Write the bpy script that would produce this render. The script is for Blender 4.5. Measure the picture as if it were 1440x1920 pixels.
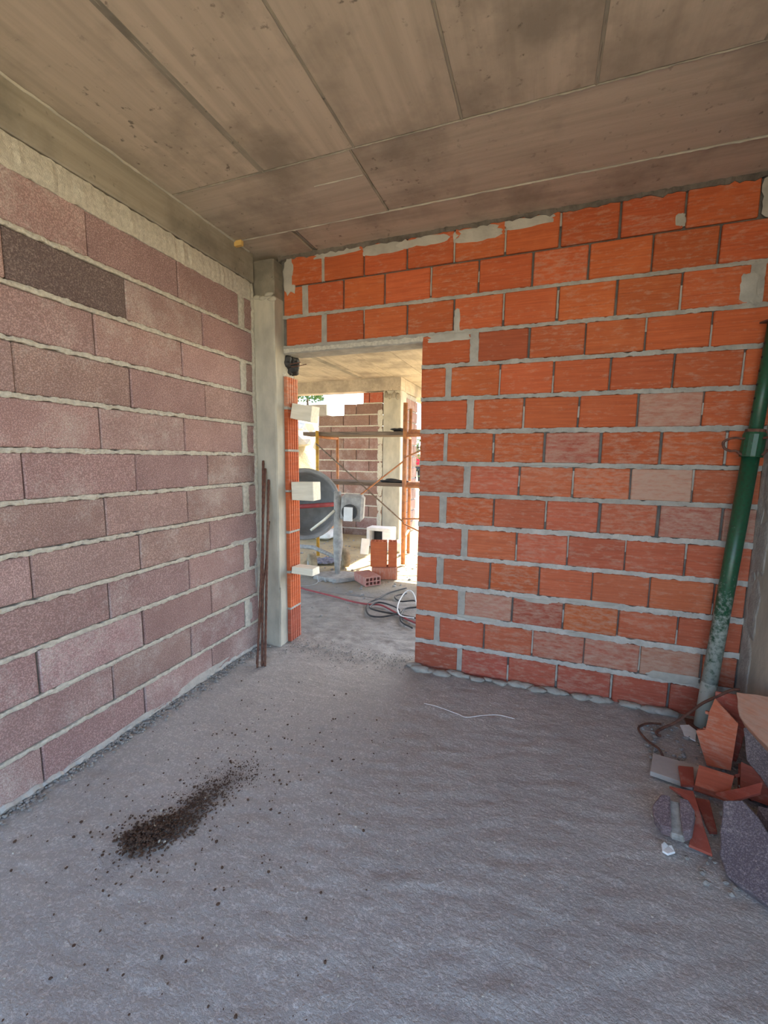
import bpy, bmesh, math, random
from mathutils import Vector, Matrix, noise
random.seed(7)
for o in list(bpy.data.objects): bpy.data.objects.remove(o)
scn = bpy.context.scene
COL = scn.collection

# ------------------------------------------------------------------ camera, sky, sun, exposure
def make_camera():
    yaw, pitch, roll = -0.3546, -0.1255, 0.0116
    fw = Vector((math.sin(yaw)*math.cos(pitch), math.cos(yaw)*math.cos(pitch), math.sin(pitch)))
    r0 = Vector((math.cos(yaw), -math.sin(yaw), 0)); u0 = r0.cross(fw)
    r = r0*math.cos(roll) + u0*math.sin(roll); u = -r0*math.sin(roll) + u0*math.cos(roll)
    cd = bpy.data.cameras.new('camera'); cd.sensor_fit = 'VERTICAL'; cd.sensor_height = 36; cd.sensor_width = 27
    cd.lens = 804.15/1920*36; cd.clip_start = .02; cd.clip_end = 500
    c = bpy.data.objects.new('camera', cd); COL.objects.link(c)
    m = Matrix((r, u, -fw)).transposed().to_4x4(); m.translation = (1.9566, -2.7173, 1.4154)
    c.matrix_world = m; scn.camera = c
make_camera()
SUN_DIR = Vector((0.30, 0.95, 0.93)).normalized()      # towards the sun: behind the second space, a little to the right
w = bpy.data.worlds.new('world'); scn.world = w; w.use_nodes = True
nt = w.node_tree; nt.nodes.clear()
sky = nt.nodes.new('ShaderNodeTexSky'); sky.sky_type = 'NISHITA'; sky.sun_disc = False
sky.sun_elevation = math.asin(SUN_DIR.z); sky.sun_rotation = math.atan2(SUN_DIR.x, SUN_DIR.y); sky.air_density = 1.0; sky.dust_density = 1.5
bg = nt.nodes.new('ShaderNodeBackground'); bg.inputs['Strength'].default_value = 0.30
out = nt.nodes.new('ShaderNodeOutputWorld'); nt.links.new(sky.outputs[0], bg.inputs[0]); nt.links.new(bg.outputs[0], out.inputs[0])
sl = bpy.data.lights.new('sun', 'SUN'); sl.energy = 9.0; sl.angle = math.radians(.6); sl.color = (1, .88, .68)
so = bpy.data.objects.new('sun', sl); COL.objects.link(so); so.rotation_euler = SUN_DIR.to_track_quat('Z', 'Y').to_euler(); so.location = (5, 20, 20)
scn.view_settings.view_transform = 'Standard'; scn.view_settings.look = 'None'
scn.view_settings.gamma = 1; scn.view_settings.use_curve_mapping = False
scn.view_settings.exposure = 1.70

# ------------------------------------------------------------------ materials
def newmat(name):
    m = bpy.data.materials.new(name); m.use_nodes = True; n = m.node_tree
    return m, n, n.nodes['Principled BSDF']
def node(n, t, **kw):
    x = n.nodes.new(t)
    for k, v in kw.items():
        if k in x.inputs.keys(): x.inputs[k].default_value = v
        else: setattr(x, k, v)
    return x
def coords(n, scale=(1,1,1), rnd=True):
    tc = node(n, 'ShaderNodeTexCoord'); mp = node(n, 'ShaderNodeMapping'); mp.inputs['Scale'].default_value = scale
    n.links.new(tc.outputs['Object'], mp.inputs['Vector'])
    if rnd:
        oi = node(n, 'ShaderNodeObjectInfo'); ml = node(n, 'ShaderNodeMath', operation='MULTIPLY'); ml.inputs[1].default_value = 57.0
        n.links.new(oi.outputs['Random'], ml.inputs[0]); n.links.new(ml.outputs[0], mp.inputs['Location'])
    return mp.outputs[0]
def ramp(n, src, p0, p1, c0=(0,0,0,1), c1=(1,1,1,1)):
    r = node(n, 'ShaderNodeValToRGB'); e = r.color_ramp.elements
    e[0].position, e[1].position = p0, p1; e[0].color, e[1].color = c0, c1
    n.links.new(src, r.inputs[0]); return r.outputs[0]
def tex(n, vec, scale, detail=4, rough=.55):
    t = node(n, 'ShaderNodeTexNoise'); t.inputs['Scale'].default_value = scale; t.inputs['Detail'].default_value = detail
    t.inputs['Roughness'].default_value = rough; n.links.new(vec, t.inputs['Vector']); return t.outputs[0]
def mix(n, fac, a, b, mode='MIX'):
    m = node(n, 'ShaderNodeMix', data_type='RGBA', blend_type=mode)
    for s, v in ((0, fac), (6, a), (7, b)):
        if hasattr(v, 'is_linked') or hasattr(v, 'links'): n.links.new(v, m.inputs[s])
        elif isinstance(v, (int, float)): m.inputs[s].default_value = v
        else: m.inputs[s].default_value = (*v, 1) if len(v) == 3 else v
    return m.outputs[2]
def mul(n, a, b):
    m = node(n, 'ShaderNodeMath', operation='MULTIPLY')
    for i, v in enumerate((a, b)):
        if isinstance(v, (int, float)): m.inputs[i].default_value = v
        else: n.links.new(v, m.inputs[i])
    return m.outputs[0]
def bump(n, b, h, strength, dist=.01):
    x = node(n, 'ShaderNodeBump'); x.inputs['Strength'].default_value = strength; x.inputs['Distance'].default_value = dist
    n.links.new(h, x.inputs['Height']); n.links.new(x.outputs[0], b.inputs['Normal']); return x

def simple(name, c1, c2=None, scale=8, rough=.85, bstr=.3, bdist=.004, stretch=(1,1,1), metal=0, detail=5, p0=.35, p1=.65):
    m, n, b = newmat(name); c2 = c2 or tuple(x*.75 for x in c1)
    v = coords(n, stretch); t = tex(n, v, scale, detail)
    n.links.new(mix(n, ramp(n, t, p0, p1), c1, c2), b.inputs['Base Color'])
    b.inputs['Roughness'].default_value = rough; b.inputs['Metallic'].default_value = metal
    if bstr:
        t2 = tex(n, v, scale*4, 4); bump(n, b, t2, bstr, bdist)
    return m

def brick_mat():
    m, n, b = newmat('fired_clay')
    oi = node(n, 'ShaderNodeObjectInfo')
    vs = coords(n, (2.5, 2.5, 85)); streak = tex(n, vs, 1.6, 4, .6)
    vc = coords(n); cloud = tex(n, vc, 7, 5, .6); fine = tex(n, vc, 60, 3)
    col = mix(n, mul(n, ramp(n, streak, .36, .66), .8), oi.outputs['Color'], mix(n, 1.0, oi.outputs['Color'], (.70, .66, .62), 'MULTIPLY'))
    col = mix(n, mul(n, ramp(n, cloud, .48, .75), .45), col, mix(n, 1.0, oi.outputs['Color'], (1.12, 1.35, 1.6), 'MULTIPLY'))
    # pale dust and smeared cement: amount comes with the brick (object colour alpha)
    vd = coords(n, (7, 7, 22)); d = tex(n, vd, 2.2, 9, .74)
    sub = node(n, 'ShaderNodeMath', operation='MULTIPLY_ADD'); inv = node(n, 'ShaderNodeMath', operation='SUBTRACT'); inv.inputs[0].default_value = 1
    n.links.new(oi.outputs['Alpha'], inv.inputs[1]); n.links.new(inv.outputs[0], sub.inputs[0]); sub.inputs[1].default_value = .42
    n.links.new(d, sub.inputs[2])
    dust = ramp(n, sub.outputs[0], .58, .86)
    col = mix(n, mul(n, dust, .72), col, (.46, .33, .255))
    n.links.new(col, b.inputs['Base Color']); b.inputs['Roughness'].default_value = .82
    ad = node(n, 'ShaderNodeMath', operation='ADD'); n.links.new(streak, ad.inputs[0]); n.links.new(mul(n, fine, .35), ad.inputs[1])
    bump(n, b, ad.outputs[0], .35, .004)
    return m
def block_mat():
    m, n, b = newmat('pressed_block')
    oi = node(n, 'ShaderNodeObjectInfo'); v = coords(n)
    cl = tex(n, v, 4, 5, .6); gr = tex(n, v, 190, 2, .7); sp = tex(n, v, 120, 4, .75)
    col = mix(n, ramp(n, cl, .35, .7), oi.outputs['Color'], mix(n, 1.0, oi.outputs['Color'], (.72, .68, .70), 'MULTIPLY'))
    col = mix(n, mul(n, ramp(n, gr, .46, .30), .65), col, mix(n, 1.0, oi.outputs['Color'], (.35, .33, .33), 'MULTIPLY'))
    col = mix(n, mul(n, ramp(n, sp, .52, .70), .38), col, (.60, .50, .47))
    inv = node(n, 'ShaderNodeMath', operation='SUBTRACT'); inv.inputs[0].default_value = 1; n.links.new(oi.outputs['Alpha'], inv.inputs[1])
    ds = tex(n, coords(n, (3, 3, 3)), 1.6, 7, .72)
    ma = node(n, 'ShaderNodeMath', operation='MULTIPLY_ADD'); n.links.new(inv.outputs[0], ma.inputs[0]); ma.inputs[1].default_value = .35; n.links.new(ds, ma.inputs[2])
    col = mix(n, mul(n, ramp(n, ma.outputs[0], .62, .82), mul(n, ramp(n, sp, .35, .6), .6)), col, (.56, .52, .49))
    n.links.new(col, b.inputs['Base Color']); b.inputs['Roughness'].default_value = .95
    ad = node(n, 'ShaderNodeMath', operation='ADD'); n.links.new(gr, ad.inputs[0]); n.links.new(mul(n, sp, .6), ad.inputs[1])
    bump(n, b, ad.outputs[0], .6, .004)
    return m
def formed_concrete(name, c, dark, stain):
    # board-marked concrete: grain along local Y, blotchy stains and small dark pock marks
    m, n, b = newmat(name)
    vg = coords(n, (9, .55, 9)); g = tex(n, vg, 2.4, 6, .62)
    v = coords(n); cl = tex(n, v, 2.1, 6, .62); pk = tex(n, v, 26, 4, .6); big = tex(n, v, 1.1, 3)
    col = mix(n, ramp(n, g, .36, .66), c, dark)
    col = mix(n, mul(n, ramp(n, cl, .46, .66), .9), col, stain)
    col = mix(n, mul(n, ramp(n, pk, .63, .70), mul(n, ramp(n, big, .40, .58), .85)), col, tuple(x*.5 for x in stain))
    n.links.new(col, b.inputs['Base Color']); b.inputs['Roughness'].default_value = .8
    ad = node(n, 'ShaderNodeMath', operation='ADD'); n.links.new(g, ad.inputs[0]); n.links.new(mul(n, pk, -.4), ad.inputs[1])
    bump(n, b, ad.outputs[0], .35, .005)
    return m
def floor_mat():
    m, n, b = newmat('screeded_floor')
    v = coords(n, rnd=False)
    rot = node(n, 'ShaderNodeMapping'); rot.inputs['Rotation'].default_value = (0, 0, .35); rot.inputs['Scale'].default_value = (1, 1.9, 1); n.links.new(v, rot.inputs['Vector'])
    rg = tex(n, rot.outputs[0], 13, 7, .66); cl = tex(n, v, 1.3, 5, .6); fn = tex(n, v, 105, 4, .7); md = tex(n, v, 8, 7, .68)
    col = mix(n, ramp(n, cl, .35, .68), (.60, .575, .55), (.47, .45, .43))
    col = mix(n, mul(n, ramp(n, rg, .54, .70), .55), col, (.80, .78, .75))
    col = mix(n, mul(n, ramp(n, md, .56, .72), .5), col, (.32, .305, .29))
    col = mix(n, mul(n, ramp(n, fn, .54, .68), .45), col, (.78, .77, .75))
    col = mix(n, mul(n, ramp(n, fn, .45, .32), .5), col, (.24, .23, .22))
    # trodden soil carried over the slab outside the doorway
    sx = node(n, 'ShaderNodeSeparateXYZ'); n.links.new(v, sx.inputs[0]); wb = node(n, 'ShaderNodeMath', operation='MULTIPLY_ADD'); n.links.new(md, wb.inputs[0]); wb.inputs[1].default_value = .9; n.links.new(sx.outputs['Y'], wb.inputs[2])
    mr = node(n, 'ShaderNodeMapRange'); n.links.new(wb.outputs[0], mr.inputs['Value']); mr.inputs['From Min'].default_value = .22; mr.inputs['From Max'].default_value = .75
    col = mix(n, mul(n, mr.outputs[0], .8), col, mix(n, ramp(n, md, .4, .62), (.27, .255, .235), (.14, .13, .12)))
    n.links.new(col, b.inputs['Base Color']); b.inputs['Roughness'].default_value = .62
    ad = node(n, 'ShaderNodeMath', operation='ADD'); n.links.new(rg, ad.inputs[0]); n.links.new(mul(n, fn, .5), ad.inputs[1])
    bump(n, b, ad.outputs[0], .8, .014)
    return m
def ground_mat():
    m, n, b = newmat('site_soil')
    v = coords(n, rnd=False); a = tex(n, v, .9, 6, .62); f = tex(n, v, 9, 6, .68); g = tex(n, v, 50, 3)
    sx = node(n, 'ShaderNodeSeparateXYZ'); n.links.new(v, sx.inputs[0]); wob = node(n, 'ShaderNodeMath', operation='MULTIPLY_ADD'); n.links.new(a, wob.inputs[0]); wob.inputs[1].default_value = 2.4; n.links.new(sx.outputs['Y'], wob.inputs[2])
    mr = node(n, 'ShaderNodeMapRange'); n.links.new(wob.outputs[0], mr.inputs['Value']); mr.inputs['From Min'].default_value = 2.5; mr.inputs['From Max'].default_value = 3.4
    near = mix(n, ramp(n, a, .35, .65), (.30, .285, .26), (.22, .21, .195)); far = mix(n, ramp(n, a, .35, .65), (.48, .39, .22), (.38, .31, .185))  # soil colour also holds the shade near the door and the sunlit zone beyond
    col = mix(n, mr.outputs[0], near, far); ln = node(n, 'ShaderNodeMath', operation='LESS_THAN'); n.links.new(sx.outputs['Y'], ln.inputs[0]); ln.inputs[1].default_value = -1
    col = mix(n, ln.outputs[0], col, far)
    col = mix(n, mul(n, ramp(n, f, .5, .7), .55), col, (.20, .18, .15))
    n.links.new(col, b.inputs['Base Color']); b.inputs['Roughness'].default_value = .95
    ad = node(n, 'ShaderNodeMath', operation='ADD'); n.links.new(f, ad.inputs[0]); n.links.new(mul(n, g, .3), ad.inputs[1])
    bump(n, b, ad.outputs[0], .8, .03)
    return m
def prop_mat():
    m, n, b = newmat('worn_green_paint'); v = coords(n, rnd=False); t = tex(n, v, 34, 6, .7); w = tex(n, v, 90, 3)
    sx = node(n, 'ShaderNodeSeparateXYZ'); n.links.new(v, sx.inputs[0]); g = node(n, 'ShaderNodeMapRange'); n.links.new(sx.outputs['Z'], g.inputs['Value'])
    g.inputs['From Min'].default_value = 1.0; g.inputs['From Max'].default_value = .15; g.inputs['To Min'].default_value = 0; g.inputs['To Max'].default_value = .42
    ad = node(n, 'ShaderNodeMath', operation='ADD'); n.links.new(t, ad.inputs[0]); n.links.new(g.outputs[0], ad.inputs[1])
    col = mix(n, ramp(n, w, .45, .7), (.013, .085, .042), (.022, .055, .03)); col = mix(n, ramp(n, ad.outputs[0], .64, .84), col, (.36, .40, .37))
    n.links.new(col, b.inputs['Base Color']); b.inputs['Roughness'].default_value = .36; bump(n, b, t, .2, .003); return m
M = dict(
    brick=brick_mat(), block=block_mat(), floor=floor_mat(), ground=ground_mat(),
    slab=formed_concrete('formed_slab', (.50, .43, .345), (.40, .345, .275), (.25, .215, .175)),
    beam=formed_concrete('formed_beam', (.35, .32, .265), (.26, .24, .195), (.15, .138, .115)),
    pillar=simple('cast_pillar', (.50, .475, .40), (.36, .345, .295), 5, .85, .4, .006, (1.6, 1.6, .8)),
    mortar=simple('grey_mortar', (.40, .385, .35), (.30, .29, .265), 14, .95, .7, .008),
    mortar_low=simple('pale_grey_mortar', (.50, .48, .45), (.38, .365, .34), 16, .95, .8, .008),
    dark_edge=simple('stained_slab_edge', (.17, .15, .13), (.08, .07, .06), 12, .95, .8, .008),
    mortar_pale=simple('pale_mortar', (.64, .61, .53), (.48, .46, .40), 60, .95, .9, .006),
    mortar_dark=simple('joint_core', (.16, .15, .14), (.10, .095, .09), 14, .95, .6, .008),
    render=simple('cement_smear', (.45, .435, .395), (.34, .33, .30), 9, .95, .6, .006),
    soil=simple('brown_soil', (.065, .033, .02), (.10, .062, .042), 60, .95, .3),
    grit=simple('grey_grit', (.36, .345, .325), (.22, .21, .195), 40, .95, .3),
    rust=simple('rusted_steel', (.16, .07, .045), (.085, .036, .026), 45, .8, .5, .002),
    green=simple('green_prop_paint', (.014, .078, .040), (.06, .095, .06), 30, .38, .25, .002, p0=.5, p1=.75),
    prop=prop_mat(), splash=simple('cement_splashed_tube', (.33, .36, .33), (.12, .20, .15), 26, .8, .4),
    pale_wood=simple('sawn_pale_wood', (.84, .80, .68), (.72, .68, .56), 6, .8, .3, .002, (1, 8, 8)),
    plank=simple('weathered_plank', (.23, .17, .125), (.12, .09, .07), 5, .9, .5, .004, (1, 10, 10)),
    yellow_wood=simple('yellow_wood', (.68, .47, .16), (.52, .33, .11), 6, .8, .3),
    orange_steel=simple('orange_scaffold_paint', (.52, .21, .075), (.30, .12, .06), 16, .6, .3),
    yellow_steel=simple('yellow_scaffold_paint', (.62, .36, .045), (.40, .22, .05), 16, .6, .3),
    mixer=simple('mixer_grey', (.27, .265, .265), (.19, .185, .185), 8, .65, .4),
    splat=simple('dried_cement', (.40, .385, .36), (.27, .26, .25), 20, .95, .8, .008),
    rubber=simple('tyre_tan', (.36, .28, .17), (.22, .17, .11), 18, .9, .4),
    black=simple('black_plastic', (.018, .018, .02), (.035, .034, .034), 20, .6, .2),
    red=simple('red_plastic', (.36, .055, .06), (.25, .045, .05), 20, .6, .2),
    white=simple('white_plastic', (.78, .78, .77), (.66, .66, .65), 12, .6, .15),
    paper=simple('crumpled_paper', (.86, .88, .88), (.74, .78, .79), 30, .9, .3),
    grey_board=simple('grey_cut_board', (.46, .44, .42), (.37, .355, .34), 9, .85, .3),
    tarp=simple('blue_grey_plastic', (.20, .23, .33), (.12, .13, .17), 12, .35, .5),
    skin=simple('skin', (.33, .17, .11), None, 10, .6, 0), hair=simple('hair', (.02, .014, .01), None, 10, .7, 0),
    shirt=simple('red_cloth', (.60, .012, .045), (.48, .01, .04), 6, .85, .3), collar=simple('pink_cloth', (.70, .42, .42), None, 6, .85, 0),
    trousers=simple('dark_cloth', (.02, .02, .025), (.03, .03, .035), 6, .85, .3),
    leaf=simple('leaf', (.07, .15, .03), (.035, .09, .02), 9, .6, .1), bark=simple('bark', (.12, .085, .055), None, 10, .9, .4),
    stone=simple('pale_stone', (.52, .48, .40), (.36, .33, .28), 5, .95, .6, .02),
)

# ------------------------------------------------------------------ helpers
def tag(o, label, cat, group=None, kind=None):
    o['label'] = label; o['category'] = cat
    if group: o['group'] = group
    if kind: o['kind'] = kind
    return o
def link(name, me, mat=None, parent=None, loc=(0,0,0), rot=None, smooth=False):
    o = bpy.data.objects.new(name, me); COL.objects.link(o)
    if me is not None and mat is not None and not me.materials: me.materials.append(mat)
    if me is not None and smooth: me.polygons.foreach_set('use_smooth', [True]*len(me.polygons))
    if parent is not None: o.parent = parent
    o.location = loc
    if rot is not None: o.rotation_euler = rot
    return o
def empty(name, loc=(0,0,0), rz=0):
    o = bpy.data.objects.new(name, None); COL.objects.link(o); o.location = loc; o.rotation_euler = (0,0,rz); o.empty_display_size = .1; return o
def from_bm(bm, name='mesh'):
    me = bpy.data.meshes.new(name); bmesh.ops.recalc_face_normals(bm, faces=bm.faces); bm.to_mesh(me); bm.free(); return me
def add_box(bm, x0, x1, y0, y1, z0, z1, bev=0, jit=0):
    g = bmesh.ops.create_cube(bm, size=1); vs = g['verts']
    for v in vs:
        v.co = Vector(((x0+x1)/2 + v.co.x*(x1-x0), (y0+y1)/2 + v.co.y*(y1-y0), (z0+z1)/2 + v.co.z*(z1-z0)))
        if jit: v.co += Vector((random.uniform(-jit, jit), random.uniform(-jit, jit), random.uniform(-jit, jit)))
    if bev:
        es = list({e for v in vs for e in v.link_edges}); bmesh.ops.bevel(bm, geom=es, offset=bev, segments=1, affect='EDGES')
def box_mesh(sx, sy, sz, bev=.004, jit=0):
    bm = bmesh.new(); add_box(bm, -sx/2, sx/2, -sy/2, sy/2, -sz/2, sz/2, bev, jit); return from_bm(bm)
def box_obj(name, x0, x1, y0, y1, z0, z1, mat, parent=None, bev=.004, jit=0):
    return link(name, box_mesh(x1-x0, y1-y0, z1-z0, bev, jit), mat, parent, ((x0+x1)/2, (y0+y1)/2, (z0+z1)/2))
def add_tube(bm, pts, r, seg=8, cap=True, closed=False):
    pts = [Vector(p) for p in pts]; rings = []; n = len(pts)
    rs = r if isinstance(r, (list, tuple)) else [r]*n
    ref = None
    for i, p in enumerate(pts):
        a = pts[i-1] if (i > 0 or closed) else p; c = pts[(i+1) % n] if (i < n-1 or closed) else p
        t = (c-a).normalized()
        if ref is None: ref = t.orthogonal().normalized()
        ref = (ref - t*ref.dot(t)); ref = ref.normalized() if ref.length > 1e-6 else t.orthogonal().normalized()
        bi = t.cross(ref)
        rings.append([bm.verts.new(p + (ref*math.cos(2*math.pi*k/seg) + bi*math.sin(2*math.pi*k/seg))*rs[i]) for k in range(seg)])
    m = n if closed else n-1
    for i in range(m):
        A, B = rings[i], rings[(i+1) % n]
        for k in range(seg): bm.faces.new((A[k], A[(k+1) % seg], B[(k+1) % seg], B[k]))
    if cap and not closed:
        bm.faces.new(rings[0][::-1]); bm.faces.new(rings[-1])
def tube_obj(name, pts, r, mat, parent=None, seg=8, closed=False, origin=None):
    o = Vector(origin) if origin is not None else Vector((0,0,0))
    bm = bmesh.new(); add_tube(bm, [Vector(p)-o for p in pts], r, seg, True, closed); return link(name, from_bm(bm), mat, parent, o, smooth=True)
def curve_pts(pts, sub=6):
    P = [Vector(p) for p in pts]; P = [P[0]*2-P[1]] + P + [P[-1]*2-P[-2]]; o = []
    for i in range(1, len(P)-2):
        for k in range(sub):
            t = k/sub; a, b, c, d = P[i-1:i+3]
            o.append(.5*((2*b) + (c-a)*t + (2*a-5*b+4*c-d)*t*t + (3*b-a-3*c+d)*t**3))
    o.append(P[-2]); return o
def prism(poly, nrm, th):
    # poly: world outline of the seen face, thickness goes away from it along -nrm
    bm = bmesh.new(); n = Vector(nrm).normalized(); c = sum((Vector(p) for p in poly), Vector())/len(poly)
    a = [bm.verts.new(Vector(p)-c) for p in poly]; b = [bm.verts.new(Vector(p)-c-n*th) for p in poly]
    bm.faces.new(a); bm.faces.new(b[::-1]); k = len(poly)
    for i in range(k): bm.faces.new((a[i], b[i], b[(i+1) % k], a[(i+1) % k]))
    bmesh.ops.recalc_face_normals(bm, faces=bm.faces)
    return bm, c
def strip_mesh(L, th, proud, back, seg=.018, jag=.35, seed=0.0):
    # a bed joint along X: wavy upper and lower edge, bulging lumpy face towards -Y
    bm = bmesh.new(); n = max(4, int(L/seg)); prev = None
    for i in range(n+1):
        x = -L/2 + L*i/n
        q = lambda s, f=22: noise.noise(Vector((x*f + seed*13.7, s*5.1, seed)))
        up = th/2*(1 + jag*q(1) + jag*.7*q(4, 60) + jag*.5*q(7, 130)); dn = -th/2*(1 + jag*q(2) + jag*.7*q(5, 60) + jag*.5*q(8, 130))
        pr = proud*(1 + .8*q(3, 35) + .6*q(9, 120))
        row = [bm.verts.new(c) for c in ((x, back, up), (x, -pr*.35, up*.96), (x, -pr, (up+dn)/2 + th*.15*q(6)), (x, -pr*.35, dn*.96), (x, back, dn))]
        if prev:
            for k in range(4): bm.faces.new((prev[k], row[k], row[k+1], prev[k+1]))
        prev = row
    return from_bm(bm)
def blob_mesh(w, h, d, seed=0.0, n=26, jag=.28):
    # smeared patch in the XZ plane, standing out towards -Y
    bm = bmesh.new(); c = bm.verts.new((0, -d, 0)); R = []
    for ring, (f, dd) in enumerate(((.55, .95), (.85, .6), (1.0, -.25))):
        row = []
        for k in range(n):
            a = 2*math.pi*k/n; ca, sa = math.cos(a), math.sin(a)
            sq = 1/max(abs(ca), abs(sa))**.55
            q = 1 + jag*noise.noise(Vector((ca*1.7+seed*3.1, sa*1.7, seed))) + jag*.6*noise.noise(Vector((ca*5+seed, sa*5, seed*2)))
            row.append(bm.verts.new((ca*w/2*f*q*sq, -d*dd, sa*h/2*f*q*sq)))
        R.append(row)
    for k in range(n):
        bm.faces.new((c, R[0][k], R[0][(k+1) % n]))
        for r in range(2): bm.faces.new((R[r][k], R[r+1][k], R[r+1][(k+1) % n], R[r][(k+1) % n]))
    return from_bm(bm)
def lump_mesh(r, seed, sub=2, amp=.35, sc=(1,1,1)):
    bm = bmesh.new(); bmesh.ops.create_icosphere(bm, subdivisions=sub, radius=r)
    for v in bm.verts:
        q = 1 + amp*noise.noise(v.co/r*1.3 + Vector((seed*7.7, seed, 0)))
        v.co = Vector((v.co.x*q*sc[0], v.co.y*q*sc[1], v.co.z*q*sc[2]))
    return from_bm(bm)
def crumbs(name, spots, mat, parent=None):
    bm = bmesh.new()
    base = bmesh.new(); bmesh.ops.create_icosphere(base, subdivisions=1, radius=1); bv = [v.co.copy() for v in base.verts]; bf = [[v.index for v in f.verts] for f in base.faces]; base.free()
    for (x, y, z, r) in spots:
        s = Vector((random.uniform(.7, 1.4), random.uniform(.7, 1.4), random.uniform(.5, .9))); a = random.uniform(0, 6.28); ca, sa = math.cos(a), math.sin(a)
        vs = []
        for c in bv:
            k = r*random.uniform(.75, 1.25); lx, ly = c.x*s.x*k, c.y*s.y*k
            vs.append(bm.verts.new((x+lx*ca-ly*sa, y+lx*sa+ly*ca, z+c.z*s.z*k)))
        for f in bf: bm.faces.new([vs[i] for i in f])
    return link(name, from_bm(bm), mat, parent)
def tint(c, v=.12, hue=.06):
    k = 1 + random.uniform(-v, v); return (c[0]*k, c[1]*k*(1+random.uniform(-hue, hue)), c[2]*k*(1+random.uniform(-hue, hue)))

# ------------------------------------------------------------------ floor, ground
def floor_z(x, y):
    v = Vector((x, y, 0)); u = x*.94 + y*.34; t = -x*.34 + y*.94
    e = max(0, y-1.15, -1.15-x, x-3.1)
    return .0042*noise.noise(Vector((u*6, t*23, 1))) + .0026*noise.noise(v*24) + .0018*noise.noise(v*52) - .0045 - .12*e
def make_floor():
    bm = bmesh.new(); st = .018; x0, x1, y0, y1 = -1.45, 3.35, -4.0, 1.5
    nx, ny = int((x1-x0)/st), int((y1-y0)/st); rows = []
    for j in range(ny+1):
        y = y0+(y1-y0)*j/ny
        rows.append([bm.verts.new((x0+(x1-x0)*i/nx, y, floor_z(x0+(x1-x0)*i/nx, y))) for i in range(nx+1)])
    for j in range(ny):
        for i in range(nx): bm.faces.new((rows[j][i], rows[j][i+1], rows[j+1][i+1], rows[j+1][i]))
    per = [r[0] for r in rows[::-1]] + rows[0][1:] + [r[-1] for r in rows[1:]] + rows[-1][-2:0:-1]
    low = [bm.verts.new((v.co.x, v.co.y, -.15)) for v in per]
    for k in range(len(per)): bm.faces.new((per[k], low[k], low[(k+1) % len(per)], per[(k+1) % len(per)]))
    o = link('floor', from_bm(bm), M['floor'], smooth=True)
    tag(o, 'rough grey screeded concrete floor with trowel ridges', 'floor', kind='structure')
make_floor()
def ground_h(x, y):
    h = -.012 + .018*noise.noise(Vector((x*1.3, y*1.3, 3))) + .010*noise.noise(Vector((x*5, y*5, 5)))
    if y > 7: h -= min(.6, (y-7)*.085)
    if x < -2.3 and y > 4.7: h += min(2.3, (-2.3-x)*1.5*min(1, (y-4.7)/1.2)) * (1 + .25*noise.noise(Vector((x*1.1, y*1.1, 0)))) + .15*noise.noise(Vector((x*3, y*3, 9)))*min(1, (-2.3-x))
    if y < -4.5: h -= .10
    return h
def make_ground():
    bm = bmesh.new()
    def axis(segs):
        o = []
        for a, b, s in segs:
            n = max(1, round((b-a)/s)); o += [a+(b-a)*i/n for i in range(n)]
        return o+[segs[-1][1]]
    xs = axis([(-60, -12, 6), (-12, -4, .5), (-4, 2, .06), (2, 12, 1), (12, 60, 6)])
    ys = axis([(-60, -10, 6), (-10, .2, .6), (.2, 7, .06), (7, 18, .5), (18, 90, 6)])
    rows = [[bm.verts.new((x, y, (ground_h(x, y) if not (-1.2 < x < 3.5 and -4.6 < y < 1.2) else -.14))) for x in xs] for y in ys]
    for j in range(len(ys)-1):
        for i in range(len(xs)-1): bm.faces.new((rows[j][i], rows[j][i+1], rows[j+1][i+1], rows[j+1][i]))
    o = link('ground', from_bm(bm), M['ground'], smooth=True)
    tag(o, 'dusty building-site soil beyond the doorway', 'ground', kind='structure')
make_ground()

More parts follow.
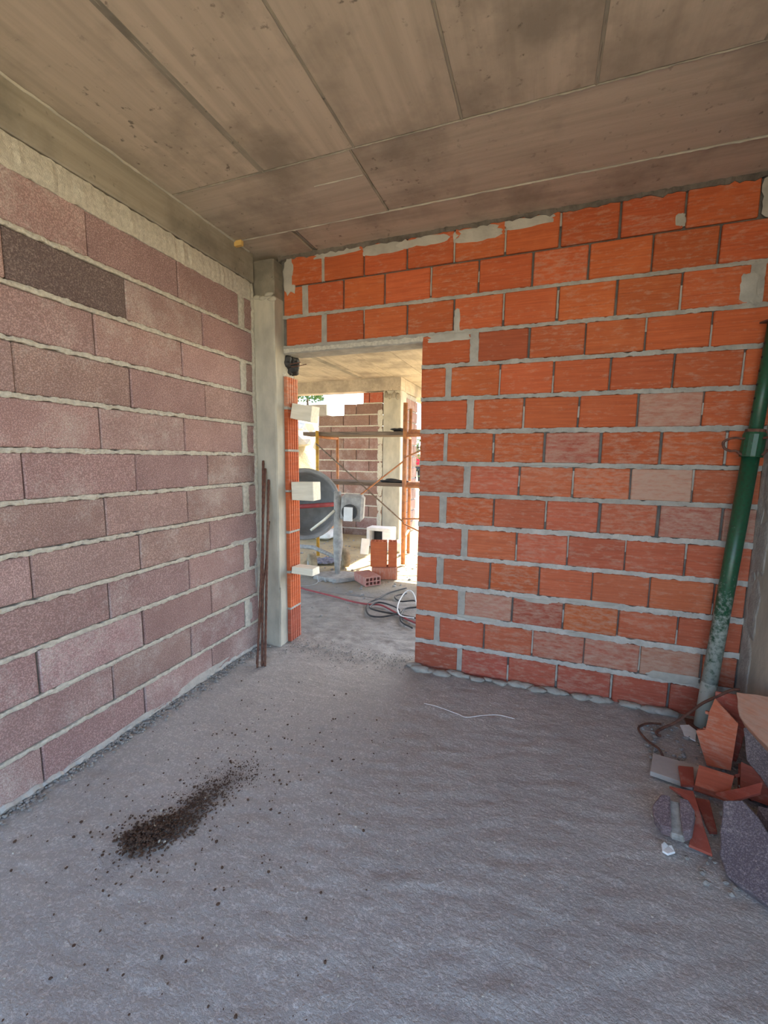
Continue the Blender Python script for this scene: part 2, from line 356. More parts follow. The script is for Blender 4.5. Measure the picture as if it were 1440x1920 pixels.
# ------------------------------------------------------------------ hollow-brick wall with the doorway
ORANGE = (.50, .112, .034); DEEP = (.35, .075, .03); RED = (.37, .085, .05); DUSTY = (.42, .15, .095)
def make_wall_back():
    bm = bmesh.new()
    add_box(bm, 1.212, 3.3, .016, .15, -.05, 2.79); add_box(bm, .165, 1.212, .016, .15, 2.165, 2.79); add_box(bm, -.1, .165, .02, .15, -.05, 2.79)
    wall = link('wall_back', from_bm(bm), M['mortar_dark']); tag(wall, 'orange hollow clay brick partition wall with a doorway at its left end', 'wall', kind='structure')
    Z = [2.585, 2.387, 2.183, 1.988, 1.788, 1.586, 1.384, 1.186, .984, .779, .575, .379, .179, -.01]
    TH = [.011, .020, .022, .024, .024, .027, .026, .026, .030, .026, .032, .034, .030, 0]
    rows = [ # (left edge, right edge) runs
        [.25] + [.494, .791, 1.083, 1.38, 1.677, 1.969, 2.264, 2.557] + [2.86],
        [.185, .355, .646, .937, 1.241, 1.533, 1.832, 2.127, 2.423, 2.716, 3.01],
        [.20, .50, .793, 1.09, 1.39, 1.682, 1.977, 2.273, 2.57, 2.885, 3.1],
        [1.195, 1.52, 1.835, 2.133, 2.425, 2.72, 3.005], [1.195, 1.366, 1.679, 1.976, 2.269, 2.568, 2.868, 3.005],
        [1.195, 1.51, 1.825, 2.123, 2.418, 2.715, 3.0], [1.195, 1.362, 1.657, 1.952, 2.248, 2.543, 2.834, 3.0],
        [1.195, 1.505, 1.818, 2.118, 2.413, 2.705, 2.995], [1.195, 1.356, 1.677, 1.98, 2.267, 2.561, 2.852, 2.995],
        [1.193, 1.502, 1.822, 2.115, 2.414, 2.706, 2.995], [1.192, 1.349, 1.67, 1.966, 2.258, 2.551, 2.851, 2.99],
        [1.191, 1.495, 1.816, 2.112, 2.408, 2.701, 2.99], [1.190, 1.338, 1.649, 1.946, 2.242, 2.53, 2.831, 2.985],
        [1.190, 1.496, 1.807, 2.096, 2.399, 2.692, 2.985]]
    wide = {0: {1: .022}, 1: {1: .045}, 2: {1: .04, 9: .06}, 3: {1: .05}, 4: {1: .036}, 5: {1: .042}, 6: {1: .022}, 7: {1: .040}, 8: {1: .046}, 9: {1: .04}, 10: {1: .046}, 11: {1: .043}, 12: {1: .037}, 13: {1: .032}}
    special = {(3,1): (DEEP, .95), (5,4): (DUSTY, .42), (6,3): (RED, .55), (7,4): (DUSTY, .22), (7,3): (ORANGE, .60), (8,5): (RED, .45), (8,6): (RED, .35),
               (11,1): (DUSTY, .40), (11,2): (RED, .6), (11,3): (ORANGE, .65), (12,3): (RED, .5), (12,4): (RED, .42), (12,5): (DUSTY, .38), (1,6): (ORANGE, .7), (10,2): (ORANGE, .68), (8,1): (ORANGE, .72)}
    shared = {}
    for r, xs in enumerate(rows):
        zt = (Z[r-1]-TH[r-1]/2) if r else 2.775; zb = Z[r]+TH[r]/2
        for i in range(len(xs)-1):
            gl = wide[r].get(i, .011)/2 if i else 0; gr = wide[r].get(i+1, .011)/2 if i+1 < len(xs)-1 else 0
            a, b = xs[i]+gl, xs[i+1]-gr
            if r == 1 and i == 0: a = .185
            full = abs((b-a)-.285) < .012 and i
            key = (r, round(b-a, 2)) if full else None
            if key in shared and full: me = shared[key]
            else:
                me = box_mesh(b-a, .06, zt-zb, .0045, .0016)
                if full: shared[key] = me
            o = link('brick', me, M['brick'], wall, ((a+b)/2, .030+random.uniform(-.0025, .0025), (zt+zb)/2), (random.uniform(-.006, .006), random.uniform(-.003, .003), random.uniform(-.004, .004)))
            c, al = special.get((r, i), (ORANGE if r < 7 else tuple(.5*p+.5*q for p, q in zip(ORANGE, (.44, .125, .075))), random.uniform(.80, 1) if r < 6 else random.uniform(.68, .95)))  # lower courses pinker: cool skylight from the opening put into the brick colour
            if r == 13: c = RED
            o.color = (*tint(c), al)
        # filled upright joints
        for k, wd in wide[r].items():
            link('mortar_joint', strip_mesh(zt-zb+.004, wd+.006, .001, .03, .014, .22, r*3.3+k), M['mortar'], wall, (xs[k], .004, (zt+zb)/2), (0, math.pi/2, 0))
        # thin upright joints: crumbly mortar filling part of the height
        for k in range(1, len(xs)-1):
            if k in wide[r] or random.random() < .5: continue
            hgt = (zt-zb)*random.uniform(.3, .95)
            link('mortar_joint', strip_mesh(hgt, .010, .001, .03, .012, .5, r*5.1+k*2.7), M['mortar'], wall, (xs[k], .008, zb+hgt/2 + (zt-zb-hgt)*random.choice((0, 1, .5))), (0, math.pi/2, 0))
    for r in range(13):
        x0 = .17 if r < 2 else (.17 if r == 2 else 1.192); x1 = 3.0
        if r == 0: continue
        link('mortar_joint', strip_mesh(x1-x0, TH[r]+.002, .0015 if r < 8 else .003, .03, .009, .5, r*1.9), M['mortar'] if r < 8 else M['mortar_low'], wall, ((x0+x1)/2, .003, Z[r]))
    # cement smeared over the top course and here and there
    S = [(.235, 2.66, .10, .23), (.60, 2.755, .40, .05), (.93, 2.735, .30, .075), (1.10, 2.735, .30, .05), (1.25, 2.735, .30, .07), (1.53, 2.725, .29, .085), (1.80, 2.745, .28, .055),
         (2.93, 2.68, .13, .19), (2.85, 2.27, .08, .15), (2.535, 2.63, .05, .07), (1.36, 2.155, .28, .055), (1.41, 2.25, .04, .14), 
         (1.96, .55, .26, .035), (2.24, .375, .22, .03), (2.70, .20, .26, .05), (1.6, .39, .3, .025), (2.0, 1.39, .3, .02), (2.26, .585, .28, .025)]
    for k, (x, z, a, b) in enumerate(S):
        if a: link('cement_smear', blob_mesh(a, b, .0035, k*1.37), M['render'], wall, (x, .0005, z))
    # lumpy mortar left along the foot of the wall
    for k in range(26):
        t = k/25; x = 1.2 + t*1.5 + random.uniform(-.03, .03)
        link('mortar_lump', lump_mesh(random.uniform(.022, .05), k*.77, 2, .5, (1.5, .8, .42)), M['mortar'], wall, (x, -.012-random.uniform(0, .05)*(1-t*.7), .004), smooth=True)
    # lintel over the doorway
    lin = box_obj('lintel', .17, 1.21, .004, .15, 2.138, 2.172, M['mortar'], wall, .004)
    link('mortar_joint', strip_mesh(1.03, .03, .003, .03, .014, .4, 77), M['mortar_pale'], wall, (.69, .004, 2.162))
    # doorway jamb on the left: bricks stood on end, grooved side towards the opening
    zz = [.0, .262, .548, .855, 1.163, 1.462, 1.766, 1.995]
    for i in range(7):
        z0, z1 = zz[i]+(.008 if i else 0), zz[i+1]-.010
        prof = [(.10, .002), (.196, .002), (.200, .006)]
        for g in range(4):
            y = .028 + g*.030; prof += [(.200, y-.005), (.193, y-.003), (.193, y+.004), (.200, y+.006)]
        prof += [(.200, .144), (.196, .15), (.10, .15)]
        bm = bmesh.new(); A = [bm.verts.new((x-.15, y-.075, -(z1-z0)/2)) for x, y in prof]; B = [bm.verts.new((x-.15, y-.075, (z1-z0)/2)) for x, y in prof]
        n = len(prof); bm.faces.new(A[::-1]); bm.faces.new(B)
        for k in range(n): bm.faces.new((A[k], A[(k+1) % n], B[(k+1) % n], B[k]))
        o = link('brick', from_bm(bm), M['brick'], wall, (.15+random.uniform(-.002, .002), .075, (z0+z1)/2)); o.color = (*tint(ORANGE if i else RED), .9 if i != 6 else .5)
        if i: link('mortar_joint', box_mesh(.104, .153, .019, .004, .003), M['mortar'], wall, (.148, .075, zz[i]))
    link('mortar_joint', strip_mesh(2.1, .045, .006, .03, .02, .4, 31), M['mortar_pale'], wall, (.128, .0, 1.0), (0, math.pi/2, 0))
    # black lumps carry the shade of the broken-out hollow at the lintel bearing
    for k, (x, y, z, r) in enumerate(((.165, .05, 2.085, .055), (.185, .10, 2.05, .05), (.13, .03, 2.10, .045), (.175, .12, 2.10, .055), (.15, .08, 2.03, .045))):
        link('hollow_shade_lump', lump_mesh(r*.9, k+20, 3, .7, (1, .8, .9)), M['black'], wall, (x, y, z), smooth=True)
    link('mortar_lump', lump_mesh(.05, 55, 2, .4, (1, .8, .5)), M['mortar_pale'], wall, (.135, .012, 2.0), smooth=True)
    tube_obj('tie_wire', [(.15, .05, 2.08), (.22, .03, 2.075), (.30, .02, 2.08)], .003, M['rust'], wall, 6)
    tube_obj('tie_wire', [(.15, .04, 2.065), (.22, .06, 2.06), (.33, .05, 2.07)], .003, M['rust'], wall, 6)
    return wall
WB = make_wall_back()
# timber fixing blocks bedded in the jamb
for k, (lab, z, tilt, x1, h, y0) in enumerate((('tilted pale timber fixing block high in the door jamb', 1.735, .16, .375, .115, .02), ('pale timber fixing block halfway up the door jamb', 1.165, -.03, .392, .135, .01), ('low pale timber fixing block near the foot of the door jamb', .560, .02, .385, .055, .0))):
    bm = bmesh.new(); add_box(bm, -(x1-.205)/2, (x1-.205)/2, -.055, .055, -h/2, h/2, .003, .004)
    o = link('fixing_block', from_bm(bm), M['pale_wood'], None, ((x1+.205)/2, .07+y0, z), (0, tilt, 0)); tag(o, lab, 'timber block', 'timber fixing blocks in the jamb')

# ------------------------------------------------------------------ concrete-block wall on the left, tie beam above
DL = .0127
PURP = (.50, .335, .315)
def make_wall_left():
    bm = bmesh.new(); add_box(bm, -.20, -.014, -4.5, -.05, -.05, 2.60)
    wall = link('wall_left', from_bm(bm), M['mortar_dark'], rot=(0, 0, DL)); tag(wall, 'purple-brown concrete block wall with pale mortar beds', 'wall', kind='structure')
    Z = [2.475, 2.27, 2.058, 1.852, 1.64, 1.43, 1.223, 1.017, .813, .611, .4, .195, .002]
    first = [-.263, -.597, -.259, -.598, -.264, -.598, -.266, -.603, -.280, -.611, -.288, -.626]
    meshes = {}
    for r in range(12):
        zt, zb = Z[r]-(.011 if r else 0), Z[r+1]+.011 if r < 11 else .0
        edges = [-.108, first[r]]
        while edges[-1] > -4.4: edges.append(edges[-1]-.508)
        edges[-1] = -4.5
        for i in range(len(edges)-1):
            b, a = edges[i]-.0022, edges[i+1]+.0022
            if r % 2 == 0 and i == 0: a += .058
            if i == 0: b = -.112
            key = (r, round(b-a, 2)); me = meshes.get(key)
            if me is None: me = meshes[key] = box_mesh(.06, b-a, zt-zb, .005, .0012)
            o = link('block', me, M['block'], wall, (-.030+random.uniform(-.003, .002), (a+b)/2, (zt+zb)/2), (0, 0, random.uniform(-.003, .003)))
            c = tint(PURP, .13, .04); al = random.uniform(.55, 1)
            if r == 1 and i == 2: c, al = (.22, .165, .158), 1
            if r >= 8: al = random.uniform(.35, .8)
            o.color = (*c, al)
        if r % 2 == 0:
            link('mortar_joint', strip_mesh(zt-zb+.01, .058, .004, .03, .014, .25, r*2.1), M['mortar_pale'], wall, (.001, first[r]+.030, (zt+zb)/2), (math.pi/2, 0, math.pi/2) if False else Matrix(((0, -1, 0), (0, 0, 1), (-1, 0, 0))).to_euler())
    for r in range(1, 12):
        link('mortar_joint', strip_mesh(4.39, .020, .005, .03, .007, .62, r*4.4+.5), M['mortar_pale'], wall, (.0, -2.305, Z[r]), (0, 0, math.pi/2))
    link('mortar_bed', strip_mesh(4.39, .125, .010, .04, .02, .10, 9.1), M['mortar_pale'], wall, (.0, -2.305, 2.533), (0, 0, math.pi/2))
    # mortar run down into the corner with the pillar, and splashes
    link('mortar_joint', strip_mesh(2.5, .040, .006, .03, .02, .45, 3.3), M['mortar_pale'], wall, (.002, -.112, 1.25), Matrix(((0, -1, 0), (0, 0, 1), (-1, 0, 0))).to_euler())
    for k, (y, z, a, b) in enumerate(((-.30, .82, .22, .035), (-.72, .03, .4, .06), (-.235, .30, .07, .17), (-1.25, .02, .5, .03), (-.14, .55, .04, .2))):
        link('cement_smear', blob_mesh(a, b, .0025, k*2.9+.3, 40, .5), M['mortar_low'], wall, (.0008, y, z), (0, 0, math.pi/2))
    link('mortar_fillet', strip_mesh(4.39, .034, .012, .03, .014, .7, 12.7), M['mortar_low'], wall, (-.004, -2.305, .008), (0, 0, math.pi/2))
    bm = bmesh.new(); add_box(bm, -.2, .012, -2.2, 2.2, -.095, .095, .006)
    tie = link('tie_beam', from_bm(bm), M['beam'], wall, (0, -2.30, 2.693)); 
    link('concrete_fin', strip_mesh(4.3, .012, .008, .02, .03, .6, 8.8), M['pillar'], wall, (.014, -2.3, 2.782), (0, 0, math.pi/2))
    return wall
WL = make_wall_left()

# ------------------------------------------------------------------ pillars
def make_pillar():
    p = empty('corner_pillar', (.085, -.03, 0)); tag(p, 'pale concrete corner pillar between block wall and doorway', 'pillar', kind='structure')
    def sec(name, x0, x1, y0, y1, z0, z1, mt):
        bm = bmesh.new(); n = max(2, int((z1-z0)/.05)); prof = [(x0, y0+.008), (x0+.008, y0), (x1-.008, y0), (x1, y0+.008), (x1, y1), (x0, y1)]; prev = None; first = None
        for i in range(n+1):
            z = z0+(z1-z0)*i/n
            row = [bm.verts.new((x-.085+.003*noise.noise(Vector((x*9, z*6, y*9))), y+.03+.003*noise.noise(Vector((x*9, z*7, y*9+4))), z)) for x, y in prof]
            if prev:
                for k in range(6): bm.faces.new((prev[k], prev[(k+1) % 6], row[(k+1) % 6], row[k]))
            else: first = row
            prev = row
        bm.faces.new(first[::-1]); bm.faces.new(prev); return link(name, from_bm(bm), mt, p)
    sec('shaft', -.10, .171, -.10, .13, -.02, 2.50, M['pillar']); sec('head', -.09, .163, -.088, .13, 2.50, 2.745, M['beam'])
    for k, (x, z) in enumerate(((-.03, 2.50), (.03, 2.505), (.08, 2.495), (.13, 2.515), (.155, 2.48))):
        link('concrete_ridge', lump_mesh(.03, k+3, 2, .4, (1.2, .35, .5)), M['pillar'], p, (x-.085, -.068, z), smooth=True)
    for k, (x, z, h) in enumerate(((.165, .62, .4), (.17, .3, .3), (.168, 2.0, .3))):
        link('concrete_ridge', lump_mesh(.02, k+13, 2, .4, (.5, .5, h/.04)), M['pillar'], p, (x-.085, -.06, z), smooth=True)
make_pillar()
def make_right():
    bm = bmesh.new(); add_box(bm, 3.0, 3.3, -.32, .016, -.05, 2.79, .01)
    o = link('wall_corner_pier', from_bm(bm), M['pillar']); tag(o, 'grey concrete pier at the right end of the orange brick wall', 'pillar', kind='structure')
    link('mortar_edge', strip_mesh(2.7, .10, .006, .03, .03, .55, 40), M['mortar'], o, (2.999, -.005, 1.36), Matrix(((0, 1, 0), (0, 0, -1), (-1, 0, 0))).to_euler())
    for k in range(5): link('cement_smear', blob_mesh(.12, .3, .005, k*3.1), M['mortar'], o, (2.999, -.06-.01*k, .35+k*.32), (0, 0, -math.pi/2))
    bm = bmesh.new(); add_box(bm, 3.06, 3.26, -2.1, -.3, -.05, 2.79)  # unseen side wall, cut short to admit light and shade the corner
    o = link('wall_right', from_bm(bm), M['mortar']); tag(o, 'unseen grey rendered side wall, length set to shade the broken brick heap', 'wall', kind='structure')
make_right()

# ------------------------------------------------------------------ ceiling slab cast on shutter panels
def make_ceiling():
    bm = bmesh.new()
    add_box(bm, -4.5, 4.0, -4.0, 4.66, 2.80, 3.02); add_box(bm, -.45, .5, 4.66, 8.0, 2.80, 3.02)  # unseen rear edge and right overhang sized for the daylight and sun let in
    ceil = link('ceiling', from_bm(bm), M['beam']); tag(ceil, 'board-marked concrete ceiling slab with shutter seams', 'ceiling', kind='structure')
    def panel(x0, x1, y0, y1, across=False, mt='slab', dz=None):
        dz = random.uniform(0, .0035) if dz is None else dz; L, Wd = (y1-y0), (x1-x0)
        me = box_mesh(Wd-.009, L-.009, .026, .003) if not across else box_mesh(L-.009, Wd-.009, .026, .003)
        return link('shutter_panel', me, M[mt], ceil, ((x0+x1)/2, (y0+y1)/2, 2.800-dz), (0, 0, math.pi/2 if across else 0))
    xs = [-.05, .60, 1.085, 1.565, 2.06, 2.56, 3.06, 3.4]
    for x, wd in ((.60, .045), (1.085, .022), (1.565, .020), (2.06, .024), (2.56, .02)): panel(x-wd/2, x+wd/2, -2.1, -.80, False, 'beam', .0045)
    for a, b in zip(xs, xs[1:]):
        panel(a, b, -2.1, -.80); panel(a, b, -4.0, -2.1)
    for a, b in ((-.05, 1.062), (1.062, 3.4)): panel(a, b, -.80, -.285, True)
    for a, b in ((-.05, .43), (.455, 3.4)): panel(a, b, -.285, .05, True)
    panel(.43, .455, -.285, .05, False, 'beam', -.006)
    for x, y0, y1 in ((.60, -2.1, -.8), (1.085, -2.1, -.8), (1.565, -2.1, -.8), (2.06, -2.1, -.8), (2.56, -2.1, -.8), (1.062, -.8, -.285)):
        link('concrete_fin', strip_mesh(y1-y0, .008, .004, .01, .03, .8, x*7), M['beam'], ceil, (x, (y0+y1)/2, 2.786), Matrix(((0, 1, 0), (1, 0, 0), (0, 0, -1))).to_euler() if False else (math.pi/2, 0, math.pi/2))
    for y, x0, x1, mt in ((-.80, .0, 3.0, 'beam'), (-.285, .0, 3.0, 'yellow_wood'), (-.62, .78, 1.05, 'pillar')):
        link('concrete_fin', strip_mesh(x1-x0, .007, .004, .01, .03, .8, y*9), M[mt] if mt != 'yellow_wood' else M['pillar'], ceil, ((x0+x1)/2, y, 2.7855), (math.pi/2, 0, 0))
    # ragged dark concrete where slab meets the brick wall
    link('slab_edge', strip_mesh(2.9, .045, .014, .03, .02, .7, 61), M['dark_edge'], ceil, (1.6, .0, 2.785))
    # second space beyond the doorway
    x = -4.0
    while x < 2.2:
        panel(x, x+.5, .2, 2.4); panel(x, x+.5, 2.4, 4.30); x += .5
    panel(-1.17, -1.07, 1.2, 4.32, False, 'beam', .006)
    panel(-4, 2.2, 4.30, 4.46, True); panel(-.4, .5, 4.46, 6.2, True); panel(-.4, .5, 6.2, 8, True)
    return ceil
CE = make_ceiling()
o = box_obj('timber_wedge', -.02, .07, -.30, -.275, 2.752, 2.784, M['yellow_wood'], None, .002); tag(o, 'yellow timber scrap left in the slab corner above the pillar', 'timber scrap')

# ------------------------------------------------------------------ far side of the second space: block wall, column, beams
def make_far():
    bm = bmesh.new(); add_box(bm, -1.99, -.74, 4.475, 4.62, -.05, 1.955)
    wall = link('wall_far', from_bm(bm), M['mortar']); tag(wall, 'half-finished stepped block wall beyond the doorway', 'wall', kind='structure')
    Z = [-.02, .12, .335, .545, .755, .965, 1.165, 1.365, 1.565, 1.772, 1.978, 2.175, 2.37, 2.56]
    left = [-2.02]*9 + [-2.02, -2.02, -1.50, -1.12, -1.2]
    for r in range(13):
        x = -.745 - (0 if r % 2 else .255); xs = [-.745] + ([x] if r % 2 == 0 else [])
        while xs[-1] - .505 > left[r]+.1: xs.append(xs[-1]-.505)
        xs.append(left[r])
        for a, b in zip(xs[1:], xs):
            if b-a < .04: continue
            mt = M['block']
            o = link('block', box_mesh(b-a-.012, .16, Z[r+1]-Z[r]-.016, .005, .002), mt, wall, ((a+b)/2, 4.535, (Z[r]+Z[r+1])/2)); o.color = (*tint((.36, .215, .18), .15), random.uniform(.4, .9))
            if r == 12: o.color = (.45, .11, .06, .8); o.data.materials.clear(); o.data.materials.append(M['brick'])
        link('mortar_joint', strip_mesh(-.745-left[r], .022, .004, .02, .03, .5, r+70), M['mortar_pale'], wall, ((left[r]-.745)/2, 4.458, Z[r+1] if r < 10 else Z[r]))
    for k in range(7): link('cement_smear', blob_mesh(.10, .3, .006, k*1.7), M['mortar_pale'], wall, (-.79, 4.455, .3+k*.3))
    c = empty('far_column', (-.58, 4.6, 0)); tag(c, 'pale concrete column carrying the beam beyond the doorway', 'column', kind='structure')
    bm = bmesh.new(); add_box(bm, -.155, .17, -.15, .17, -.05, 2.58, .012); link('shaft', from_bm(bm), M['pillar'], c)
    for k in range(4): link('concrete_ridge', lump_mesh(.05, k+33, 2, .4, (1, .5, 1.3)), M['beam'], c, (-.10+k*.07, -.14, 2.5-.03*(k % 2)), smooth=True)
    bm = bmesh.new(); add_box(bm, -4.4, -.405, 4.43, 4.66, 2.575, 2.795, .006)
    o = link('far_beam', from_bm(bm), M['slab']); tag(o, 'concrete edge beam over the stepped block wall', 'beam', kind='structure')
    bm = bmesh.new(); add_box(bm, -.62, -.405, 4.67, 8.0, 2.575, 2.795, .006)
    o = link('side_beam', from_bm(bm), M['slab']); tag(o, 'concrete side beam running back from the far column', 'beam', kind='structure')
    bm = bmesh.new(); add_box(bm, -.60, -.44, 4.78, 5.5, -.05, 2.57)
    sw = link('wall_side', from_bm(bm), M['mortar']); tag(sw, 'short block return wall behind the far column', 'wall', kind='structure')
    for r in range(12):
        for a, b in (((4.78, 5.28), (5.285, 5.5)) if r % 2 else ((4.78, 5.0), (5.005, 5.5))):
            o = link('block', box_mesh(.05, b-a-.008, .185, .005, .002), M['block'], sw, (-.44, (a+b)/2, .1+r*.208)); o.color = (*tint((.33, .20, .17)), .7)
make_far()
# loose block lying on the stepped wall
t = empty('loose_block', (-2.04, 4.54, 2.178), .0); tag(t, 'pale grey hollow block lying loose on top of the stepped wall', 'block')
bm = bmesh.new()
for a in ((-.20, .20, -.10, -.07), (-.20, .20, .07, .10)): add_box(bm, a[0], a[1], a[2], a[3], .005, .2, .003)
for x in (-.19, 0, .19): add_box(bm, x-.012, x+.012, -.07, .07, .005, .2)
link('body', from_bm(bm), M['grey_board'], t)

# ------------------------------------------------------------------ steel prop leaning in the right corner
def make_prop():
    B, T = Vector((2.82, -.12, .0)), Vector((2.953, -.058, 2.08)); d = (T-B).normalized()
    at = lambda z: B + d*(z/d.z) - B
    t = empty('steel_prop', B); tag(t, 'green adjustable steel prop leaning in the right corner', 'steel prop')
    bm = bmesh.new(); add_tube(bm, [at(.26), at(1.45)], .036, 16); link('outer_tube', from_bm(bm), M['prop'], t, smooth=True)
    bm = bmesh.new(); add_tube(bm, [at(.012), at(.26)], .0362, 16); link('tube_foot', from_bm(bm), M['prop'], t, smooth=True)
    bm = bmesh.new(); add_tube(bm, [at(1.40), at(2.085)], .029, 16); inn = link('inner_tube', from_bm(bm), M['prop'], t, smooth=True)
    for k in range(6):
        z = 1.66+k*.065; c = at(z) + Vector((-.028, -.006, 0)); bm = bmesh.new(); add_tube(bm, [c, c+Vector((-.0025, -.0006, 0))], .006, 8); link('pin_hole', from_bm(bm), M['black'], inn)
    bm = bmesh.new(); add_tube(bm, [at(1.44), at(1.445), at(1.55), at(1.56)], [.046, .047, .047, .043], 16); link('collar', from_bm(bm), M['prop'], t)
    bm = bmesh.new(); add_tube(bm, [at(1.56), at(1.575)], .041, 16); link('nut_ring', from_bm(bm), M['rust'], t)
    for s in (-1, 1):
        c = at(1.50); bm = bmesh.new(); h = (lambda u, z: Vector((-u, -.015, z))) if s < 0 else (lambda u, z: Vector((u*.3, -.045-u*.75, z)))
        add_tube(bm, curve_pts([c+h(.04, .03), c+h(.09, .033), c+h(.125, .015), c+h(.12, -.015), c+h(.095, -.03), c+h(.07, -.03), c+h(.045, -.05)], 5), .006, 8)
        link('handle', from_bm(bm), M['rust'], t, smooth=True)
    bm = bmesh.new(); add_box(bm, -.045, .045, -.045, .045, -.004, .004, .001); link('head_plate', from_bm(bm), M['rust'], t, at(2.085)+Vector((0, -.01, 0)), (.05, .03, .2))
    bm = bmesh.new(); add_box(bm, -.065, .065, -.06, .06, 0, .008, .001); link('base_plate', from_bm(bm), M['rust'], t, (0, 0, .002))
make_prop()

# ------------------------------------------------------------------ rusty bars in the left corner
for k, (a, b, r, lab) in enumerate((((.232, -.41, .0), (.062, -.112, 1.385), .0085, 'longest rusty steel bar leaning on the corner pillar'),
        ((.250, -.405, .0), (.105, -.112, 1.25), .0085, 'shorter rusty steel bar beside the longest one on the pillar'), ((.214, -.440, .0), (.083, -.118, 1.33), .007, 'rusty steel bar leaning between the two thick bars at the pillar'), ((.178, -.40, .0), (.105, -.113, .95), .005, 'thin rusty steel rod standing apart nearest the block wall'))):
    n = 60; A, Bv = Vector(a), Vector(b); bm = bmesh.new()
    add_tube(bm, [A*(1-i/n)+Bv*(i/n)-A for i in range(n+1)], [r*(1.12 if i % 2 else .95) for i in range(n+1)], 8)
    o = link('rebar', from_bm(bm), M['rust'], None, A, smooth=True); tag(o, lab, 'steel bar', 'rusty bars leaning at the pillar')

# ------------------------------------------------------------------ heap of broken masonry, right
def chunk(name, poly, n, th, mat, lab, cat, col=None, rough=.004, bev=.003, group='broken masonry in the right corner'):
    # ragged outline: extra points along every edge, nudged
    P = [Vector(p) for p in poly]; c = sum(P, Vector())/len(P); out = []
    nn = Vector(n).normalized()
    for i, a in enumerate(P):
        b = P[(i+1) % len(P)]; L = (b-a).length; k = max(1, int(L/.035))
        for j in range(k):
            q = a.lerp(b, j/k)
            if rough and j: q = q + (q-c).normalized()*random.uniform(-rough, rough)
            out.append(q)
    bm, c = prism(out, n, th)
    if bev: bmesh.ops.bevel(bm, geom=[e for e in bm.edges if len(e.link_faces) == 2 and e.calc_face_angle(0) > 1.2], offset=bev, segments=1, affect='EDGES')
    o = link(name, from_bm(bm), mat, None, c); tag(o, lab, cat, group)
    if col: o.color = col
    return o
def broken_brick(name, poly, n, depth, lab, col, webs=3):
    nn = Vector(n).normalized(); P = [Vector(p) for p in poly]; c = sum(P, Vector())/len(P)
    t = empty(name, (c.x, c.y, min(p.z for p in P))); tag(t, lab, 'brick', 'broken masonry in the right corner'); t0 = t.location
    bm = bmesh.new()
    def plate(off, th):
        b2, cc = prism([p - nn*off for p in P], n, th); me = bpy.data.meshes.new('x'); bmesh.ops.translate(b2, verts=b2.verts, vec=cc-t0); b2.to_mesh(me); b2.free(); return me
    o = link('front_shell', plate(0, .012), M['brick'], t); o.color = col
    o = link('back_shell', plate(depth-.012, .012), M['brick'], t); o.color = col
    ys = sorted(P, key=lambda p: p.z); lo, hi = ys[0], ys[-1]; ax = (hi-lo); 
    side = nn.cross(ax).normalized(); w = max(abs((p-c).dot(side)) for p in P)
    for k in range(webs):
        f = (k+.5)/webs; ctr = lo.lerp(hi, .12+.76*f); m = c + ax*((ctr-c).dot(ax)/ax.length_squared)
        us = [(p-c).dot(side) for p in P]; bm = bmesh.new(); u = ax.normalized()*.006
        q = [m+side*(min(us)*.62), m+side*(max(us)*.62)]
        vs = []
        for e in (0, 1):
            for s in (-1, 1):
                for dd in (.011, depth-.011): vs.append(bm.verts.new(q[e]+u*s-nn*dd-t0))
        for f4 in ((0,1,3,2), (4,6,7,5), (0,4,5,1), (2,3,7,6), (0,2,6,4), (1,5,7,3)): bm.faces.new([vs[i] for i in f4])
        o = link('web', from_bm(bm), M['brick'], t); o.color = col
    return t
